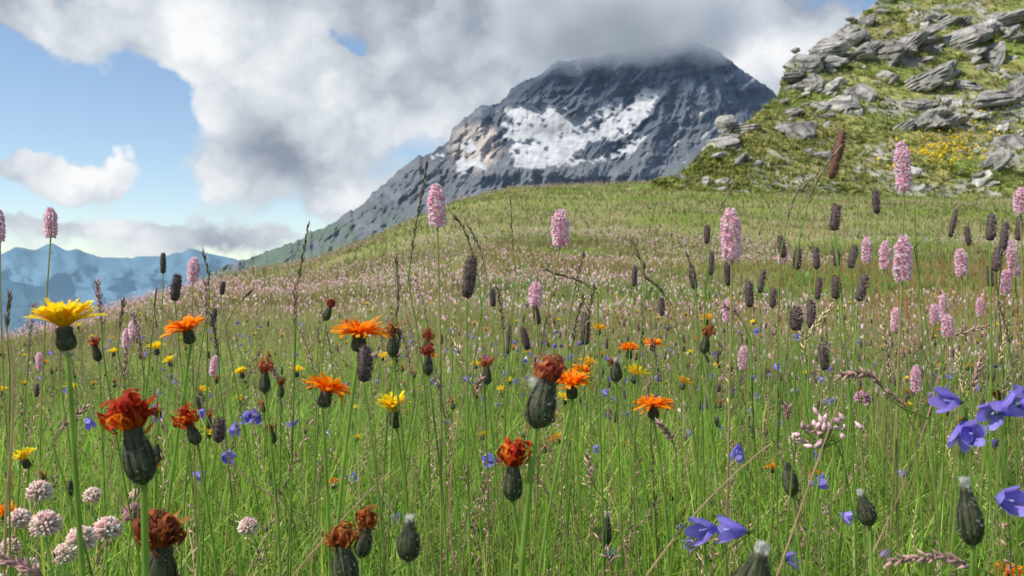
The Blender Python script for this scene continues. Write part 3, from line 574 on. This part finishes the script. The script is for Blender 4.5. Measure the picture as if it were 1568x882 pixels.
def t_hawk(pal):
    def f(m):
        H=R_.uniform(.24,.36); ax=nrm([R_.normal(0,.2),R_.normal(0,.2),1]); t=np.array([0,0,H]); ligules(m,t,ax,.016,pal[0],pal[1],15,70,26); involucre(m,t,ax,.0042,.010,hair=0); m.tube([np.zeros(3),np.array([.004,.003,H*.5]),t-ax*.009],[.0014,.0012,.001],4,LEAF,STEM)
    return f
def t_bell(m):
    H=R_.uniform(.18,.32); bell(m,np.array([0,0,H]),nrm([R_.normal(),R_.normal(),R_.uniform(-1,0)]),.008,.018,BLU[0],BLU[1],10); m.tube([np.zeros(3),np.array([.004,0,H*.6]),np.array([0,0,H])],[.0008,.0007,.0005],3,LEAF,STEM)
def t_white(m):
    H=R_.uniform(.14,.26); m.tube([np.zeros(3),np.array([0,0,H])],[.001,.0008],3,LEAF,STEM); clover_(m,np.array([0,0,H]),.009,WCL,26)
def t_leaf(m):
    for i in range(7):
        w=i*2.4+R_.normal(0,.2); rd=np.array([math.cos(w),math.sin(w),0]); L=R_.uniform(.05,.12); sd=np.array([-rd[1],rd[0],0]); up=R_.uniform(.6,1.7)
        P=[rd*L*t+np.array([0,0,L*up*t-L*.5*t*t]) for t in np.linspace(0,1,7)]; c=np.array([.10,.21,.045])*R_.uniform(.8,1.5)
        wd=L*R_.uniform(.18,.34); m.strip(P,[wd*(.15+math.sin(math.pi*min(1,t*.97+.03))**.8*.85)+.0003 for t in np.linspace(0,1,7)],nrm(sd+np.array([0,0,.3])),LEAF,c)
def pos(x,y,dz=0): return np.stack([x,y,ground(x,y)+dz],-1)
def put(name,fn,k,x,y,s,**kw): return scatter(name,[tm(fn) for _ in range(k)],pos(x,y),s,**kw)
def clump(x,y,s,th): return fbm(x*1.6,y*1.1,3,s)>th
patch=lambda x,y,s=120:fbm(x*.22,y*.16,4,s)
x,y=wedge(1700,2.2,9,p=1.3); k=(patch(x,y)>.44); x,y=x[k],y[k]; put('pink_bistort_patch',t_bist,5,x,y,R_.uniform(.6,1.,len(x))*.75)
x,y=wedge(34000,3.2,24,p=1.2); k=(patch(x,y)+R_.normal(0,.05,len(x))>.475); x,y=x[k],y[k]; put('pink_bistort_carpet',t_bist_far,8,x,y,R_.uniform(.6,1.1,len(x))*(.64+y/50),jit=.15)
x,y=wedge(30000,20,62,p=1.3); u_=x/y; k=(patch(x,y)+R_.normal(0,.05,len(x))-.12*sst(28,46,y)*(np.abs(u_-.05)<.24)-.03*sst(.0,-.2,u_)*sst(25,35,y)>.50); x,y=x[k],y[k]; put('pink_bistort_slope',t_bist_far,8,x,y,(R_.uniform(.6,1.1,len(x))*(.5+y/32))[:,None]*np.array([[1.,1.,.5]]),jit=.15)
x,y=wedge(10000,5,17,p=1.3); k=(x/y>-.05)&(fbm(x*.35,y*.3,3,140)+.08*(x/y>.1)>.49)&(R_.random(len(x))<.8); x,y=x[k],y[k]; put('sorrel_patch',t_rust,6,x,y,R_.uniform(.6,1.,len(x)))
x=R_.uniform(.02,.62,520); y=R_.uniform(1.6,7,520); x=x*y; k=clump(x,y,161,.47); x,y=x[k],y[k]; put('timothy_grass_patch',t_ph,9,x,y,R_.uniform(.75,1.05,len(x)))
x,y=wedge(80,1.4,5,p=1.4); put('timothy_grass_sparse',t_ph,6,x,y,R_.uniform(.7,1.,len(x)))
x,y=wedge(2800,.8,6,p=1.4); put('seeding_grass',t_seed,14,x,y,R_.uniform(.7,1.1,len(x)),tilt=.18)
x,y=wedge(180,1.3,5,p=1.4); put('wilted_hawkbit_patch',t_wilt,5,x,y,R_.uniform(.75,1.1,len(x)))
x,y=wedge(260,1.4,8,p=1.4); k=clump(x,y,171,.5); x,y=x[k],y[k]; put('yellow_hawkbit_patch',t_hawk(YEL),4,x,y,R_.uniform(.7,1.,len(x)))
x,y=wedge(110,1.3,5,p=1.4); k=clump(x,y,175,.5); x,y=x[k],y[k]; put('orange_hawkbit_patch',t_hawk(ORA),3,x,y,R_.uniform(.7,.95,len(x)))
x,y=wedge(420,.9,5,p=1.3); k=clump(x,y,181,.5); x,y=x[k],y[k]; put('bluebell_patch',t_bell,6,x,y,R_.uniform(.7,1.,len(x)))
x,y=wedge(800,.9,6,p=1.5); k=clump(x,y,185,.48); x,y=x[k],y[k]; put('white_clover_patch',t_white,5,x,y,R_.uniform(.5,.9,len(x)))
x,y=wedge(1900,.95,4,p=1.5); put('broad_leaf_herbs',t_leaf,10,x,y,R_.uniform(.6,1.4,len(x)),tilt=.05)
x,y=wedge(1000,4,14,p=1.3); k=(x/y>-.05)&(fbm(x*.5,y*.4,3,150)>.5); x,y=x[k],y[k]; put('dark_leaf_herbs',t_leaf,6,x,y,R_.uniform(.8,1.4,len(x)),tilt=.05,jit=.25)
N=10000; a=R_.uniform(1000,1700,N); vv=R_.random(N); x,y,z,e=hill(a,vv)
def t_tuft(m):
    for i in range(5):
        w=R_.random()*6.28; rd=np.array([math.cos(w),math.sin(w),0]); c=np.array([.25,.27,.08])*R_.uniform(.6,1.4); m.strip([rd*.05,rd*.2+np.array([0,0,.22]),rd*.4+np.array([0,0,.28])],[.12,.09,.01],np.array([-rd[1],rd[0],0]),LEAF,c)
scatter('hillside_grass_tufts',[tm(t_tuft) for _ in range(6)],np.stack([x,y,z],-1),R_.uniform(.3,1.,N),jit=.3)
def t_yel(m): v,f=ico(1); m.add(list(v*.09+np.array([0,0,.2])),f,PETAL,np.array([.75,.6,.04]))
a=np.concatenate([R_.normal(1440,40,200),R_.normal(1500,50,80)]); b=np.concatenate([R_.normal(235,14,200),R_.normal(200,20,80)])
x,y,z,e=hp(a,b); scatter('yellow_alpine_flowers',[tm(t_yel)],np.stack([x,y-.1,z],-1),R_.uniform(.5,1.2,len(a)))
# ---------------------------------------------------------------- sky
sd=nrm([-.66,-.22,.80]); el=math.asin(sd[2])
w=bpy.data.worlds.new('World'); bpy.context.scene.world=w; w.use_nodes=True; nt=w.node_tree; nt.nodes.clear(); N=nt.nodes; L=nt.links
def mth(op,a,b=None,c=None,clamp=False):
    n=N.new('ShaderNodeMath'); n.operation=op; n.use_clamp=clamp
    for i,q in enumerate([a,b,c]):
        if q is None: continue
        if isinstance(q,(int,float)): n.inputs[i].default_value=q
        else: L.new(q,n.inputs[i])
    return n.outputs[0]
def vmt(op,a,b=None,s=None):
    n=N.new('ShaderNodeVectorMath'); n.operation=op
    for i,q in enumerate([a,b]):
        if q is None: continue
        if isinstance(q,tuple): n.inputs[i].default_value=q
        else: L.new(q,n.inputs[i])
    if s is not None: n.inputs['Scale'].default_value=s
    return n
tc=N.new('ShaderNodeTexCoord'); D=tc.outputs['Generated']
def noise(vec,sc,det,ro=.55,dist=0.):
    n=N.new('ShaderNodeTexNoise'); n.inputs['Scale'].default_value=sc; n.inputs['Detail'].default_value=det; n.inputs['Roughness'].default_value=ro; n.inputs['Distortion'].default_value=dist
    L.new(vec,n.inputs['Vector']); return n
wn=noise(D,10,4,.62); wv=vmt('SCALE',vmt('SUBTRACT',wn.outputs['Color'],(.5,.5,.5)).outputs[0],s=.10).outputs[0]
DW=vmt('ADD',D,wv).outputs[0]
vo=N.new('ShaderNodeTexVoronoi'); vo.feature='F1'; vo.inputs['Scale'].default_value=10; vo.inputs['Detail'].default_value=2; vo.inputs['Roughness'].default_value=.5; L.new(vmt('MULTIPLY',DW,(1,1,1.3)).outputs[0],vo.inputs['Vector']); p1=vo.outputs['Distance']
def blob(px,py,rx,ry,wt):
    v=np.array([(px-784)/F,1,(441-py)/F]); l=np.linalg.norm(v); v=v/l
    a=vmt('MULTIPLY',vmt('SUBTRACT',DW,tuple(v)).outputs[0],(F/rx,2.,F/ry)).outputs[0]
    q=vmt('DOT_PRODUCT',a,a).outputs['Value']; return mth('MULTIPLY',mth('EXPONENT',mth('MULTIPLY',q,-1.)),wt)
def addall(l):
    r=l[0]
    for q in l[1:]: r=mth('ADD',r,q)
    return r
n1=noise(D,5,6,.55).outputs['Fac']; n2=noise(D,18,4,.6).outputs['Fac']
n1b=noise(vmt('ADD',D,(-.03,0,.045)).outputs[0],5,4,.55).outputs['Fac']
cov=addall([mth('MULTIPLY',mth('SUBTRACT',n1,.5),1.3),mth('MULTIPLY',mth('SUBTRACT',.5,p1),.8),mth('MULTIPLY',mth('SUBTRACT',n2,.5),.7)]+[blob(*b) for b in [
 (100,170,210,60,-1.7),(240,170,50,56,-.7),(540,62,34,20,-1.3),(60,318,70,16,-.6),(270,310,60,26,-.8),(240,250,34,44,-.8),(450,335,40,18,-.5),
 (150,268,66,36,1.9),(10,245,40,22,1.2),(430,190,130,100,1.2),(350,60,110,90,.9),(700,80,320,120,1.3),(1180,70,170,90,1.),(525,300,66,30,1.2),(80,20,190,45,1.2),(350,368,130,22,.7),(100,358,160,16,.6)]])
mask=N.new('ShaderNodeMapRange'); mask.interpolation_type='SMOOTHSTEP'; L.new(mth('ADD',cov,.12),mask.inputs[0]); mask.inputs[1].default_value=-.26; mask.inputs[2].default_value=.38
lit=addall([mth('MULTIPLY',mth('SUBTRACT',n1,n1b),1.15),mth('MULTIPLY',mth('SUBTRACT',.5,p1),.6),mth('MULTIPLY',mth('SUBTRACT',n2,.5),.35)]+[blob(*b) for b in [
 (330,70,110,80,.25),(150,262,90,30,.3),(620,205,110,45,.28),(1130,90,110,60,.28),(520,300,70,25,.3),(60,20,120,40,.05),(380,330,120,50,.10),
 (800,10,260,50,-.45),(1040,5,180,45,-.40),(440,200,90,60,-.08)]])
cr=N.new('ShaderNodeValToRGB'); L.new(mth('ADD',lit,.69),cr.inputs[0]); E=cr.color_ramp.elements
E[0].position=.0; E[0].color=(.28,.32,.39,1); E[1].position=.95; E[1].color=(.93,.94,.95,1)
e=E.new(.3); e.color=(.46,.51,.58,1); e=E.new(.6); e.color=(.68,.725,.78,1)
sky=N.new('ShaderNodeTexSky'); sky.sky_type='NISHITA'; sky.sun_disc=False; sky.sun_elevation=el; sky.sun_rotation=math.atan2(sd[0],sd[1]); sky.altitude=1500; sky.air_density=1.1; sky.dust_density=.6
b1=N.new('ShaderNodeBackground'); b1.inputs[1].default_value=.15; L.new(sky.outputs[0],b1.inputs[0])
b2=N.new('ShaderNodeBackground'); b2.inputs[1].default_value=1.03; L.new(cr.outputs[0],b2.inputs[0])
mx=N.new('ShaderNodeMixShader'); L.new(mask.outputs[0],mx.inputs[0]); L.new(b1.outputs[0],mx.inputs[1]); L.new(b2.outputs[0],mx.inputs[2])
wo=N.new('ShaderNodeOutputWorld'); L.new(mx.outputs[0],wo.inputs[0])
try: w.cycles.sampling_method='MANUAL'; w.cycles.sample_map_resolution=512
except Exception as ex: print(ex)
sl=bpy.data.lights.new('sun','SUN'); sl.energy=5.0; sl.angle=math.radians(.6); sl.color=(1,.94,.84)
so=bpy.data.objects.new('sun',sl); bpy.context.scene.collection.objects.link(so); so.rotation_euler=Vector(sd).to_track_quat('Z','Y').to_euler()
cd=bpy.data.cameras.new('camera'); cd.lens=F*36/1568; cd.sensor_width=36; cd.clip_start=.02; cd.clip_end=60000
co=bpy.data.objects.new('camera',cd); bpy.context.scene.collection.objects.link(co); co.location=(0,0,CH); co.rotation_euler=(math.radians(90),0,0); bpy.context.scene.camera=co
cd.dof.use_dof=True; cd.dof.focus_distance=1.0; cd.dof.aperture_fstop=18
sc=bpy.context.scene; sc.view_settings.view_transform='Standard'; sc.view_settings.look='None'; sc.view_settings.exposure=0
